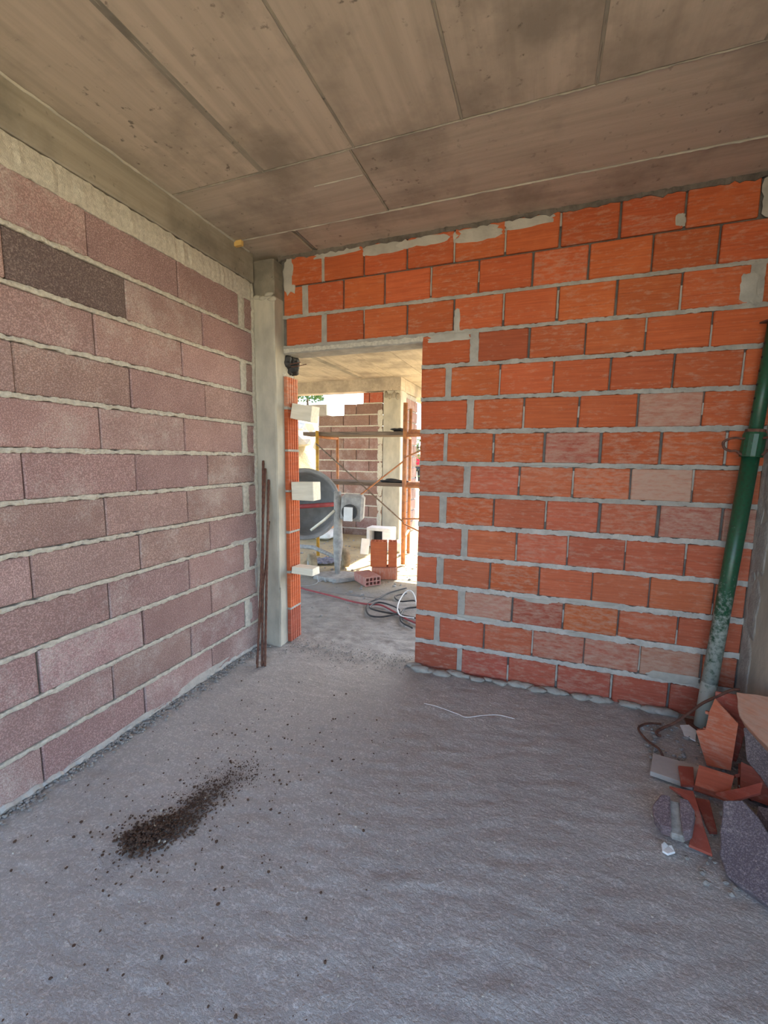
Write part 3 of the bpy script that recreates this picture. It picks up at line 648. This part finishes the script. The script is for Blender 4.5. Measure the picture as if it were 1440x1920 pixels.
def make_heap():
    OC = (.47, .12, .055, .75); RC = (.38, .085, .055, .85)
    broken_brick('broken_brick', [(2.773,-.382,.302),(2.85,-.442,.23),(2.816,-.513,.039),(2.734,-.489,.025),(2.7,-.422,.147),(2.735,-.428,.164),(2.751,-.401,.241)], (-.325,-.866,.379), .10, 'broken orange hollow brick standing upright on the heap', OC)
    chunk('brick_shard', [(2.812,-.266,.286),(2.885,-.296,.301),(2.916,-.362,.167),(2.887,-.372,.0),(2.804,-.31,.0)], (-.424,-.848,.318), .012, M['brick'], 'flat red brick shell behind the upright broken brick', 'brick shard', RC)
    chunk('broken_brick', [(2.855,-.37,.348),(2.975,-.44,.387),(2.914,-.711,.224),(2.836,-.477,.287)], (-.478,-.372,.796), .09, M['brick'], 'pale salmon brick lying tilted on top of the heap', 'brick', (.52, .26, .17, .45))
    chunk('broken_block', [(2.856,-.476,.232),(2.87,-.479,.246),(2.949,-.638,.181),(2.96,-.72,.07),(2.929,-.74,.05),(2.849,-.556,.13)], (-.647,-.539,.539), .10, M['block'], 'grey-purple block wedged under the pale salmon brick', 'block', (.22, .185, .19, .8))
    broken_brick('broken_brick', [(2.658,-.631,.108),(2.775,-.655,.108),(2.738,-.726,.059),(2.626,-.704,.059)], (-.105,-.527,.843), .055, 'small orange brick box lying across the middle of the heap', (.44, .10, .05, .85), 2)
    chunk('cut_board', [(2.519,-.488,.028),(2.7,-.513,.028),(2.634,-.667,.028),(2.479,-.632,.028)], (0,0,1), .022, M['grey_board'], 'pale grey cut slab lying flat beside the heap', 'slab', None, 0, .002)
    chunk('brick_shard', [(2.6,-.574,.048),(2.66,-.563,.050),(2.632,-.681,.040),(2.581,-.693,.039)], (0,-.1,.995), .011, M['brick'], 'small red shard lying on the pale grey slab', 'brick shard', RC, .001, .001)
    chunk('brick_shard', [(2.522,-.753,.062),(2.605,-.758,.068),(2.596,-1.02,.022),(2.53,-.998,.018),(2.586,-.872,.045),(2.575,-.803,.058)], (-.098,-.148,.984), .012, M['brick'], 'long pointed red shard in front of the small brick box', 'brick shard', RC, .002, .001)
    chunk('brick_shard', [(2.619,-.741,.029),(2.668,-.742,.034),(2.65,-.894,.017),(2.623,-.9,.014)], (-.099,-.099,.99), .012, M['brick'], 'narrow dark red shard beside the big purple block piece', 'brick shard', (.27, .06, .04, .95), .002, .001)
    chunk('brick_shard', [(2.682,-.748,.075),(2.78,-.717,.104),(2.858,-.687,.129),(2.834,-.733,.11),(2.727,-.776,.076)], (-.188,-.282,.941), .012, M['brick'], 'thin red shard lying under the pale brick behind the purple piece', 'brick shard', RC, .002, .001)
    broken_brick('broken_brick', [(2.83,-.56,.12),(2.92,-.60,.11),(2.90,-.69,.03),(2.80,-.66,.03)], (-.2,-.7,.5), .10, 'dark broken brick half buried low in the heap', (.27, .065, .04, .9), 3)  # brick darkened to stand in for the shaded gaps in the heap
    # split purple block with a grey groove
    n = (-.188,-.282,.941); t = empty('split_block', (2.49, -.95, 0)); tag(t, 'small purple block fragment with a grey groove across it', 'block', 'broken masonry in the right corner')
    for poly, mt, th, nm in (([(2.42,-.933,.088),(2.461,-.883,.111),(2.489,-.888,.115),(2.478,-.95,.098),(2.468,-1.012,.073),(2.437,-1.005,.07),(2.419,-.973,.076)], 'block', .05, 'lobe'),
                         ([(2.518,-.892,.119),(2.546,-.896,.124),(2.557,-.938,.114),(2.53,-1.009,.088),(2.5,-1.023,.077),(2.506,-.955,.10)], 'block', .052, 'lobe'),
                         ([(2.485,-.888,.098),(2.52,-.893,.102),(2.507,-1.02,.060),(2.466,-1.012,.056)], 'grit', .035, 'groove')):
        bm, c = prism([Vector(p) for p in poly], n, th); bmesh.ops.bevel(bm, geom=list(bm.edges), offset=.004, segments=1, affect='EDGES')
        o = link(nm, from_bm(bm), M[mt], t, c-t.location); o.color = (.25, .19, .21, .8)
    chunk('broken_block', [(2.658,-.884,.146),(2.712,-.896,.173),(2.739,-.954,.162),(2.757,-1.023,.14),(2.78,-1.113,.115),(2.79,-1.22,.06),(2.726,-1.208,.036),(2.664,-1.146,.027),(2.613,-1.093,.021),(2.608,-1.035,.046)], (-.478,-.372,.796), .055, M['block'], 'big purple-grey block piece leaning in front of the heap', 'block', (.215, .185, .215, .75), .005, .004)
    chunk('broken_block', [(2.88,-.74,.20),(2.97,-.76,.25),(2.96,-1.0,.15),(2.88,-.98,.08)], (-.55,-.2,.8), .09, M['block'], 'lavender block piece at the far right behind the big purple one', 'block', (.32, .28, .32, .7), .004, .004)
    chunk('broken_block', [(2.80,-.80,.10),(2.90,-.80,.10),(2.92,-1.02,.08),(2.82,-1.05,.08)], (0,0,1), .09, M['block'], 'purple block piece under the lavender one on the floor', 'block', (.2, .16, .165, .8), .004, .004)
    chunk('paper_scrap', [(2.715,-.152,.012),(2.759,-.135,.014),(2.784,-.174,.010),(2.753,-.269,.008),(2.712,-.239,.010)], (0,0,1), .006, M['paper'], 'torn white paper scrap at the foot of the green prop', 'paper', None, .003, 0, 'paper scraps')
    chunk('paper_scrap', [(2.437, -1.027, 0.016), (2.449, -1.013, 0.018), (2.46, -1.023, 0.014), (2.472, -1.021, 0.018), (2.476, -1.046, 0.014), (2.449, -1.066, 0.014), (2.4339999999999997, -1.057, 0.013)], (-.1,-.2,1), .010, M['paper'], 'bright white crumpled scrap beside the grooved block fragment', 'paper', None, .002, .002, 'paper scraps')
    for nm, pts, r, lab in (('bent_bar', [(2.62,-.18,.012),(2.56,-.205,.016),(2.512,-.247,.016),(2.497,-.284,.012),(2.52,-.36,.010),(2.552,-.448,.030),(2.565,-.475,.012)], .0055, 'rusty bent bar lying on the floor left of the prop'),
                         ('bent_bar', [(2.90,-.29,.325),(2.868,-.285,.313),(2.82,-.27,.262),(2.767,-.255,.204),(2.73,-.225,.13),(2.67,-.215,.05),(2.623,-.229,.023),(2.582,-.27,.014),(2.582,-.292,.010),(2.596,-.294,.010)], .007, 'rusty twisted bar running from the heap past the prop')):
        o = tube_obj(nm, curve_pts(pts, 6), r, M['rust'], None, 8, False, pts[0]); tag(o, lab, 'steel bar', 'bent bars by the heap')
    sp = []
    for k in range(260):
        x = random.uniform(2.5, 2.98); y = random.uniform(-1.15, -.12); r = random.uniform(.004, .012); sp.append((x, y, r*.4, r))
    o = crumbs('rubble_grit', sp, M['grit']); tag(o, 'grey mortar grit strewn under the broken masonry', 'grit', kind='stuff')
make_heap()

# ------------------------------------------------------------------ loose things on the floor
def make_floor_bits():
    sp = []
    A, B = Vector((.62, -1.70)), Vector((.76, -1.33))
    for k in range(2600):
        t = random.random()**1.9*1.25; c = A.lerp(B, t) + Vector((.03*math.sin(t*5), 0)); s = .036*(1+.25*t) if random.random() < .8 else .075
        x, y = random.gauss(c.x, s), random.gauss(c.y, s*.8); d = math.exp(-((x-c.x)/.05)**2)*(1-t)
        sp.append((x, y, random.uniform(0, .022)*d, random.uniform(.0016, .0062)*(1-.5*min(1, t))))
    o = crumbs('soil_heap', sp, M['soil']); tag(o, 'small spill of dark brown soil on the grey floor', 'soil', kind='stuff')
    sp = []
    for k in range(520):
        x, y = random.gauss(.78, .28), random.gauss(-1.35, .35)
        if random.random() < .45: x, y = random.uniform(.1, 1.5), random.uniform(-2.4, -.5)
        if x < .05: continue
        sp.append((x, y, .0, random.choice((.0012, .0016, .002, .0028, .0035, .005))))
    o = crumbs('soil_crumbs', sp, M['soil']); tag(o, 'dark soil crumbs scattered over the left half of the floor', 'soil', kind='stuff')
    sp = []
    for k in range(1500):
        y = -4 + 4*random.random()**.7 - .05; x = .02 + abs(random.gauss(0, .035)) - y*DL*0; sp.append((x, y, .002, random.uniform(.002, .009)))
    for k in range(500):
        sp.append((random.uniform(.22, 1.15), random.gauss(-.03, .07), .001, random.uniform(.0015, .006)))
    o = crumbs('mortar_grit', sp, M['grit']); tag(o, 'line of fallen mortar grit along the foot of the block wall', 'grit', kind='stuff')
    sp = []
    for k in range(260): sp.append((random.uniform(.1, 2.6), random.uniform(-2.4, -.1), .001, random.uniform(.0015, .004)))
    for k in range(25): sp.append((random.gauss(.66, .05), random.gauss(-1.6, .07), .004, random.uniform(.003, .007)))
    o = crumbs('pale_grit', sp, M['mortar_pale']); tag(o, 'tiny pale mortar chips scattered over the floor', 'grit', kind='stuff')
    o = tube_obj('white_wire', curve_pts([(1.376,-.444,.004),(1.459,-.458,.010),(1.58,-.482,.007),(1.631,-.489,.004),(1.712,-.446,.008),(1.795,-.414,.010),(1.879,-.407,.004)], 6), .0019, M['white'], None, 6, False, (1.376,-.444,0)); tag(o, 'thin white wire lying on the floor before the brick wall', 'wire')
make_floor_bits()

# ------------------------------------------------------------------ beyond the doorway: bricks, mixer, scaffold and site clutter
def hollow_brick(bm, w, d, h, nx, ny, hole=.05, wall=.010):
    # box with a grid of real holes in both end faces (top/bottom, along Z)
    xs = [-w/2]; cw = (w-wall*(nx+1))/nx
    for i in range(nx): xs += [-w/2+wall+i*(cw+wall), -w/2+(i+1)*(cw+wall)]
    xs.append(w/2); ys = [-d/2]; ch = (d-wall*(ny+1))/ny
    for i in range(ny): ys += [-d/2+wall+i*(ch+wall), -d/2+(i+1)*(ch+wall)]
    ys.append(d/2)
    for z, s in ((h/2, 1), (-h/2, -1)):
        for i in range(len(xs)-1):
            for j in range(len(ys)-1):
                q = [(xs[i], ys[j]), (xs[i+1], ys[j]), (xs[i+1], ys[j+1]), (xs[i], ys[j+1])]
                if i % 2 and j % 2:
                    a = [bm.verts.new((x, y, z)) for x, y in q]; b = [bm.verts.new((x, y, z-s*hole)) for x, y in q]
                    bm.faces.new(b)
                    for k in range(4): bm.faces.new((a[k], a[(k+1) % 4], b[(k+1) % 4], b[k]))
                else: bm.faces.new([bm.verts.new((x, y, z)) for x, y in q])
    for q in (((-w/2, -d/2), (w/2, -d/2)), ((w/2, -d/2), (w/2, d/2)), ((w/2, d/2), (-w/2, d/2)), ((-w/2, d/2), (-w/2, -d/2))):
        (a, b), (c, e) = q; bm.faces.new([bm.verts.new(v) for v in ((a, b, -h/2), (c, e, -h/2), (c, e, h/2), (a, b, h/2))])
    bmesh.ops.remove_doubles(bm, verts=bm.verts, dist=1e-5)
def loose_brick(w, d, h, nx, ny, loc, rot, lab, col):
    bm = bmesh.new(); hollow_brick(bm, w, d, h, nx, ny); o = link('hollow_brick', from_bm(bm), M['brick'], None, loc, rot); o.color = col
    tag(o, lab, 'brick', 'loose hollow bricks beyond the doorway')
PI = math.pi
loose_brick(.19, .14, .30, 4, 3, (.165, 1.965, .288), (0, 0, .30), 'orange hollow brick standing on end, nearer the cement mixer', (*ORANGE, .95))
loose_brick(.10, .14, .30, 2, 3, (.318, 2.022, .288), (0, 0, .33), 'slim orange hollow brick standing on end on the right', (*ORANGE, .95))
loose_brick(.135, .20, .30, 4, 4, (.235, 1.97, .0675), (0, PI/2, .36), 'hollow brick lying under the two upright bricks', (.48, .15, .08, .7))
loose_brick(.19, .10, .30, 4, 2, (.125, 1.70, .049), (PI/2, 0, .85), 'dusty pink hollow brick lying alone with its holes forward', (.42, .15, .12, .6))

def make_mixer():
    t = empty('cement_mixer', (-.75, 1.95, 0)); tag(t, 'grey cement mixer crusted with dried cement behind the door jamb', 'cement mixer'); T = t.location
    C = Vector((-.83, 1.95, .83)) - T; ax = Vector((.42, -.80, .10)).normalized(); q = ax.to_track_quat('Z', 'Y')
    prof = [(-.42, .16), (-.40, .24), (-.20, .40), (-.04, .425), (.0, .43), (.03, .43), (.03, .405), (-.02, .39), (-.18, .36), (-.36, .20), (-.37, .0)]
    bm = bmesh.new(); n = 40; rings = []
    for z, r in prof:
        rings.append([bm.verts.new(C + q @ Vector((r*math.cos(2*PI*k/n), r*math.sin(2*PI*k/n), z))) for k in range(n)] if r else [bm.verts.new(C + q @ Vector((0, 0, z)))]*n)
    for i in range(len(prof)-1):
        for k in range(n):
            f = [rings[i][k], rings[i][(k+1) % n], rings[i+1][(k+1) % n], rings[i+1][k]]; f = list(dict.fromkeys(f))
            if len(f) > 2: bm.faces.new(f)
    bm.faces.new(rings[0]); link('drum', from_bm(bm), M['mixer'], t, smooth=True)
    bm = bmesh.new(); add_tube(bm, [C + q @ Vector((.432*math.cos(2*PI*k/48), .432*math.sin(2*PI*k/48), .02)) for k in range(48)], .018, 8, closed=True); link('drum_rim', from_bm(bm), M['mixer'], t, smooth=True)
    bm = bmesh.new(); add_tube(bm, [C + q @ Vector((-.36, -.05, .02)), C + q @ Vector((.43, .0, .05))], .028, 10); link('red_crossbar', from_bm(bm), M['red'], t, smooth=True)
    W = lambda x, y, z: Vector((x, y, z)) - T
    bm = bmesh.new(); add_tube(bm, [W(-.29, 1.78, 1.02), W(-.285, 1.78, .70), W(-.29, 1.79, .40), W(-.30, 1.795, .22), W(-.305, 1.80, .02)], [.045, .05, .062, .045, .028], 10); link('leg', from_bm(bm), M['splat'], t, smooth=True)
    bm = bmesh.new(); add_tube(bm, [W(-1.25, 2.2, .75), W(-1.25, 2.2, .02)], .035, 10); link('leg', from_bm(bm), M['splat'], t, smooth=True)
    bm = bmesh.new(); add_tube(bm, [W(-.30, 1.80, .22), W(-.80, 2.1, .25), W(-1.25, 2.2, .22)], .028, 8); link('axle_frame', from_bm(bm), M['splat'], t, smooth=True)
    bm = bmesh.new(); add_tube(bm, [W(-.31, 1.74, .80), W(-.42, 1.70, .69), W(-.58, 1.66, .56)], .016, 8); link('tipping_handle', from_bm(bm), M['pale_wood'], t, smooth=True)
    for x, y in ((-.40, 2.20), (-.62, 1.75)):
        bm = bmesh.new(); c = W(x, y, .13); a = Vector((.75, .66, 0)).normalized(); add_tube(bm, [c-a*.045, c-a*.04, c+a*.04, c+a*.045], [.09, .125, .125, .09], 20); wh = link('wheel', from_bm(bm), M['rubber'], t, smooth=True)
        bm = bmesh.new(); add_tube(bm, [c-a*.05, c+a*.05], .04, 12); link('hub', from_bm(bm), M['splat'], wh)
    bm = bmesh.new(); add_box(bm, -.13, .13, -.11, .11, -.15, .15, .03); link('motor_housing', from_bm(bm), M['splat'], t, W(-.10, 1.80, .84), (0, .06, .3))
    bm = bmesh.new(); add_tube(bm, [W(-.09, 1.69, .80), W(-.085, 1.66, .80)], .09, 20); link('pulley', from_bm(bm), M['black'], t)
    bm = bmesh.new(); add_box(bm, -.05, .05, -.01, .01, -.08, .08, .004); link('switch_cover', from_bm(bm), M['white'], t, W(-.09, 1.645, .78), (0, .03, .3))
make_mixer()

def make_scaffold():
    t = empty('scaffold', (-.4, 3.0, 0)); tag(t, 'rusty orange tube scaffold with two plank levels before the far wall', 'scaffold'); T = t.location
    W = lambda p: Vector(p) - T
    def bar(nm, a, b, r, mt):
        bm = bmesh.new(); add_tube(bm, [W(a), W(b)], r, 8); return link(nm, from_bm(bm), M[mt], t, smooth=True)
    posts = {'a': (-1.045, 2.66), 'b': (-1.06, 3.32), 'c': (.245, 2.66), 'd': (.115, 3.32), 'e': (1.5, 2.66), 'f': (1.4, 3.32)}
    for k, (x, y) in posts.items(): bar('post', (x, y, .0), (x, y, 2.12 if k in 'cdef' else 1.78), .024 if k != 'c' else .03, 'yellow_steel' if k == 'a' else 'orange_steel')
    for a, b in (('a', 'b'), ('c', 'd'), ('e', 'f')):
        for z in (.35, 1.02, 1.70): bar('transom', (*posts[a], z), (*posts[b], z), .020, 'orange_steel')
    for z in (1.05, 1.71): bar('ledger', (*posts['c'], z), (*posts['e'], z), .022, 'orange_steel')
    for a, b, z0, z1 in (('a', 'c', 1.60, .58), ('c', 'a', 1.38, .40), ('c', 'e', 1.42, 1.95), ('c', 'e', .62, .70), ('c', 'e', .56, .05)):
        bar('brace', (posts[a][0], 2.63, z0), (posts[b][0], 2.63, z1), .010, 'plank' if a == 'a' else 'orange_steel')
    def plank(x0, x1, y0, y1, z, mt='plank'):
        bm = bmesh.new(); add_box(bm, x0-T.x, x1-T.x, y0-T.y, y1-T.y, z, z+.05, .004, .004); return link('plank', from_bm(bm), M[mt], t)
    plank(-1.30, .24, 2.70, 2.92, 1.715); plank(-1.25, .30, 2.96, 3.2, 1.715); plank(-1.25, .20, 2.70, 2.92, 1.035); plank(-1.2, .25, 2.96, 3.2, 1.035); plank(.27, 1.6, 2.70, 2.95, 1.735, 'orange_steel'); plank(.27, 1.6, 2.70, 2.95, 1.05, 'orange_steel')
make_scaffold()
for (x, y, z, sc, lab) in ((.06, 2.80, 1.105, (2.6, 1, .35), 'black rag heaped on the lower scaffold planks'), (.10, 2.82, 1.785, (1.3, 1, .4), 'small black rag on the upper scaffold planks')):
    o = link('black_rag', lump_mesh(.07, x*30, 3, .7, sc), M['black'], None, (x, y, z), smooth=True); tag(o, lab, 'rag', 'rags on the scaffold')

def make_clutter():
    t = empty('white_crate', (-.47, 3.72, 0)); tag(t, 'open white plastic crate on the ground before the far column', 'crate')
    bm = bmesh.new(); add_box(bm, -.21, .21, -.12, .12, .25, .30, .006); add_box(bm, -.21, -.16, -.12, .12, .0, .25, .006); add_box(bm, .06, .21, -.12, .12, .0, .25, .006); add_box(bm, -.21, .21, .10, .12, 0, .25); add_box(bm, -.21, .21, -.12, .12, 0, .015)
    link('body', from_bm(bm), M['white'], t)
    bm = bmesh.new(); add_box(bm, -.155, .055, .085, .099, .02, .245); link('inside_shade', from_bm(bm), M['black'], t)  # black panel stands in for the shade inside the crate
    bm = bmesh.new(); add_box(bm, -.06, .06, -.008, .008, 0, .23, .003); o = link('white_board', from_bm(bm), M['white'], None, (-.43, 2.92, .02), (-.25, .12, .5)); tag(o, 'small white board leaning behind the upright brick', 'board')
    bm = bmesh.new(); add_box(bm, -.13, .13, -.05, .05, 0, .16, .02); o = link('white_tub', from_bm(bm), M['white'], None, (-.14, 3.35, .0), (0, 0, .4)); tag(o, 'white tub half hidden behind the orange upright bricks', 'tub')
    for k, (x, y, z, rz, lab) in enumerate(((-2.05, 3.95, .09, 1.5, 'white cement sack farthest left against the door jamb'), (-1.58, 3.90, .09, 1.65, 'white cement sack next to the mixer leg'), (-1.80, 3.92, .25, .1, 'white cement sack lying on top of the other two'))):
        bm = bmesh.new(); add_box(bm, -.26, .26, -.18, .18, -.08, .08); bmesh.ops.subdivide_edges(bm, edges=bm.edges, cuts=4, use_grid_fill=True)
        for v in bm.verts:
            f = (1-(v.co.x/.27)**4)*(1-(v.co.y/.19)**4); v.co.z *= .35+.75*max(0, f); v.co += Vector((0, 0, .012*noise.noise(v.co*9+Vector((k, 0, 0)))))
        o = link('cement_sack', from_bm(bm), M['paper'], None, (x, y, z), (0, 0, rz), True); tag(o, lab, 'sack', 'cement sacks')
    bm = bmesh.new(); nx = 26
    vs = [[bm.verts.new(((i/nx-.5)*.42, (j/nx-.5)*.36, .012+.03*abs(noise.noise(Vector((i*.32, j*.32, 2))))+.012*noise.noise(Vector((i*.9, j*.9, 4))))) for i in range(nx+1)] for j in range(nx+1)]
    for j in range(nx):
        for i in range(nx): bm.faces.new((vs[j][i], vs[j][i+1], vs[j+1][i+1], vs[j+1][i]))
    o = link('plastic_sheet', from_bm(bm), M['tarp'], None, (-.80, 2.36, .0), (0, 0, .6), True); tag(o, 'crumpled blue-grey plastic sheet on the ground under the mixer', 'plastic sheet')
    o = chunk('mortar_slab', [(-.52,1.60,.035),(-.20,1.56,.035),(.02,1.80,.035),(-.06,1.96,.035),(-.38,1.90,.035),(-.55,1.76,.035)], (0,0,1), .05, M['splat'], 'flat grey slab of dried mortar under the mixer leg', 'mortar slab', None, .01, .006, None)
    for nm, pts, r, mt, lab in (
        ('red_cable', [(-.60,1.23,.012),(-.428,1.183,.012),(-.346,1.156,.012),(-.02,1.078,.012),(.257,.997,.012),(.43,.98,.012),(.56,.985,.02),(.705,.907,.012),(.88,.763,.012),(1.05,.67,.012)], .009, 'red', 'red cable running across the ground behind the doorway'),
        ('black_hose', [(.62,1.62,.012),(.50,1.38,.012),(.47,1.14,.02),(.43,1.02,.012),(.48,.83,.012),(.573,.708,.012),(.70,.716,.02),(.80,.85,.03),(.70,.97,.03),(.53,1.02,.03),(.50,.86,.03),(.62,.80,.03),(.80,.83,.012),(1.0,.80,.012)], .008, 'black', 'coiled black hose on the ground behind the doorway'),
        ('black_cable', [(.68,1.45,.012),(.60,1.30,.012),(.70,1.18,.012),(.82,1.25,.012),(.90,1.10,.012),(.80,.98,.012),(.86,.70,.012),(1.0,.58,.012)], .008, 'black', 'tangled black cable nearest the right side of the doorway'),
        ('grey_wire', [(.95,.80,.012),(.83,.775,.03),(.765,.89,.07),(.755,1.10,.12),(.80,1.16,.14),(.87,1.08,.12),(.93,.98,.05),(1.02,.92,.012)], .006, 'white', 'springy pale wire loop standing up behind the doorway'),
        ('thin_wire', [(-.38,1.45,.09),(-.34,1.38,.03),(-.40,1.30,.012),(-.52,1.22,.012)], .004, 'grey_board', 'thin grey wire hooked down beside the mortar slab')):
        o = tube_obj(nm, curve_pts(pts, 8), r, M[mt], None, 7, False, (pts[0][0], pts[0][1], 0)); tag(o, lab, 'wire' if 'wire' in nm else 'cable', 'cables behind the doorway')
    sp = []
    for k in range(420):
        x, y = random.uniform(-1.6, 1.3), random.uniform(.35, 4.2); r = random.choice((.006, .009, .012, .02)); sp.append((x, y, ground_h(x, y)+r*.2, r))
    o = crumbs('ground_pebbles', sp, M['grit']); tag(o, 'pebbles and crumbs over the soil behind the doorway', 'pebbles', kind='stuff')
    # rocky bank with shrubs behind the stepped wall
    for k, (x, y, r) in enumerate(((-2.75, 5.6, .2), (-3.3, 5.9, .26), (-3.0, 6.6, .3), (-3.8, 6.7, .3), (-3.4, 7.5, .34), (-4.5, 7.2, .36), (-4.4, 8.3, .3))):
        o = link('rock', lump_mesh(r, k*1.3, 2, .5, (1.2, 1, .8)), M['stone'], None, (x, y, ground_h(x, y)+r*.35)); tag(o, 'pale sunlit rock on the bank behind the stepped wall', 'rock', 'rocks on the bank')
    for k, (x, y, h, lab) in enumerate(((-4.1, 7.6, .9, 'small green shrub on the rocky bank seen past the jamb'), (-1.0, 9.5, 2.6, 'green shrub in the sun past the right of the far column'))):
        t = empty('shrub', (x, y, ground_h(x, y))); tag(t, lab, 'shrub'); bm = bmesh.new()
        for i in range(700):
            a, e, rr = random.uniform(0, 6.28), random.uniform(0, 1.5), random.uniform(.5, 1)**.5*.5*h; c = Vector((math.cos(a)*math.cos(e)*rr, math.sin(a)*math.cos(e)*rr, h*.45+math.sin(e)*rr*.9)); s = .05
            u = Vector((random.uniform(-1, 1), random.uniform(-1, 1), random.uniform(-1, 1))).normalized(); vv = u.orthogonal().normalized(); bm.faces.new([bm.verts.new(c+u*s), bm.verts.new(c+vv*s*.5), bm.verts.new(c-u*s), bm.verts.new(c-vv*s*.5)])
        link('foliage', from_bm(bm), M['leaf'], t); tube_obj('stem', [(0, 0, -.1), (.02, 0, h*.3), (0, .03, h*.7)], [.05, .035, .015], M['bark'], t, 7)
make_clutter()

# ------------------------------------------------------------------ worker far off, mostly hidden by the door jamb
def make_person():
    X, Y = -2.84, 14.0; gz = ground_h(X, Y)
    t = empty('person', (X, Y, gz), .5); tag(t, 'person in a red top and dark trousers standing far off', 'person')
    def skin(nm, pts, edges, mt, root=0):
        me = bpy.data.meshes.new(nm); me.from_pydata([p[:3] for p in pts], edges, []); o = link(nm, me, mt, t)
        md = o.modifiers.new('skin', 'SKIN'); md.use_smooth_shade = True
        for v, p in zip(me.skin_vertices[0].data, pts): v.radius = (p[3], p[4] if len(p) > 4 else p[3])
        me.skin_vertices[0].data[root].use_root = True; s = o.modifiers.new('sub', 'SUBSURF'); s.levels = 1; s.render_levels = 2; return o
    body = [(0,0,.95,.15,.11), (0,0,1.15,.14,.10), (0,0,1.36,.18,.11), (0,.0,1.46,.06), (0,-.01,1.53,.055), (0,-.02,1.60,.085,.10), (0,-.02,1.70,.07,.085),
            (-.09,0,.88,.085), (-.10,-.02,.48,.058), (-.11,.02,.09,.042), (-.11,-.12,.04,.04), (.09,0,.88,.085), (.11,-.02,.48,.058), (.12,.02,.09,.042), (.12,-.12,.04,.04),
            (-.20,0,1.39,.055), (-.27,.0,1.12,.043), (-.24,-.16,.95,.033), (-.23,-.23,.91,.03), (.20,0,1.39,.055), (.27,.0,1.12,.043), (.24,-.16,.95,.033), (.23,-.23,.91,.03)]
    ed = [(0,1),(1,2),(2,3),(3,4),(4,5),(5,6),(0,7),(7,8),(8,9),(9,10),(0,11),(11,12),(12,13),(13,14),(2,15),(15,16),(16,17),(17,18),(2,19),(19,20),(20,21),(21,22)]
    skin('body', body, ed, M['skin'])
    g = .014; sh = [0, 1, 2, 15, 16, 19, 20]
    P = [tuple(body[i][:3]) + tuple(r+g for r in body[i][3:]) for i in sh]; skin('shirt', P, [(0,1),(1,2),(2,3),(3,4),(2,5),(5,6)], M['shirt'])
    tr = [0, 7, 8, 9, 11, 12, 13]; P = [tuple(body[i][:3]) + tuple(r+.018 for r in body[i][3:]) for i in tr]; skin('trousers', P, [(0,1),(1,2),(2,3),(0,4),(4,5),(5,6)], M['trousers'])
    link('hair', lump_mesh(.10, 2, 2, .1, (.9, 1.05, .7)), M['hair'], t, (0, .0, 1.715), smooth=True)
    bm = bmesh.new(); add_tube(bm, [Vector((.085*math.cos(a), .01+.075*math.sin(a), 1.45)) for a in [2*PI*k/16 for k in range(16)]], .028, 8, closed=True); link('collar', from_bm(bm), M['collar'], t, smooth=True)
make_person()
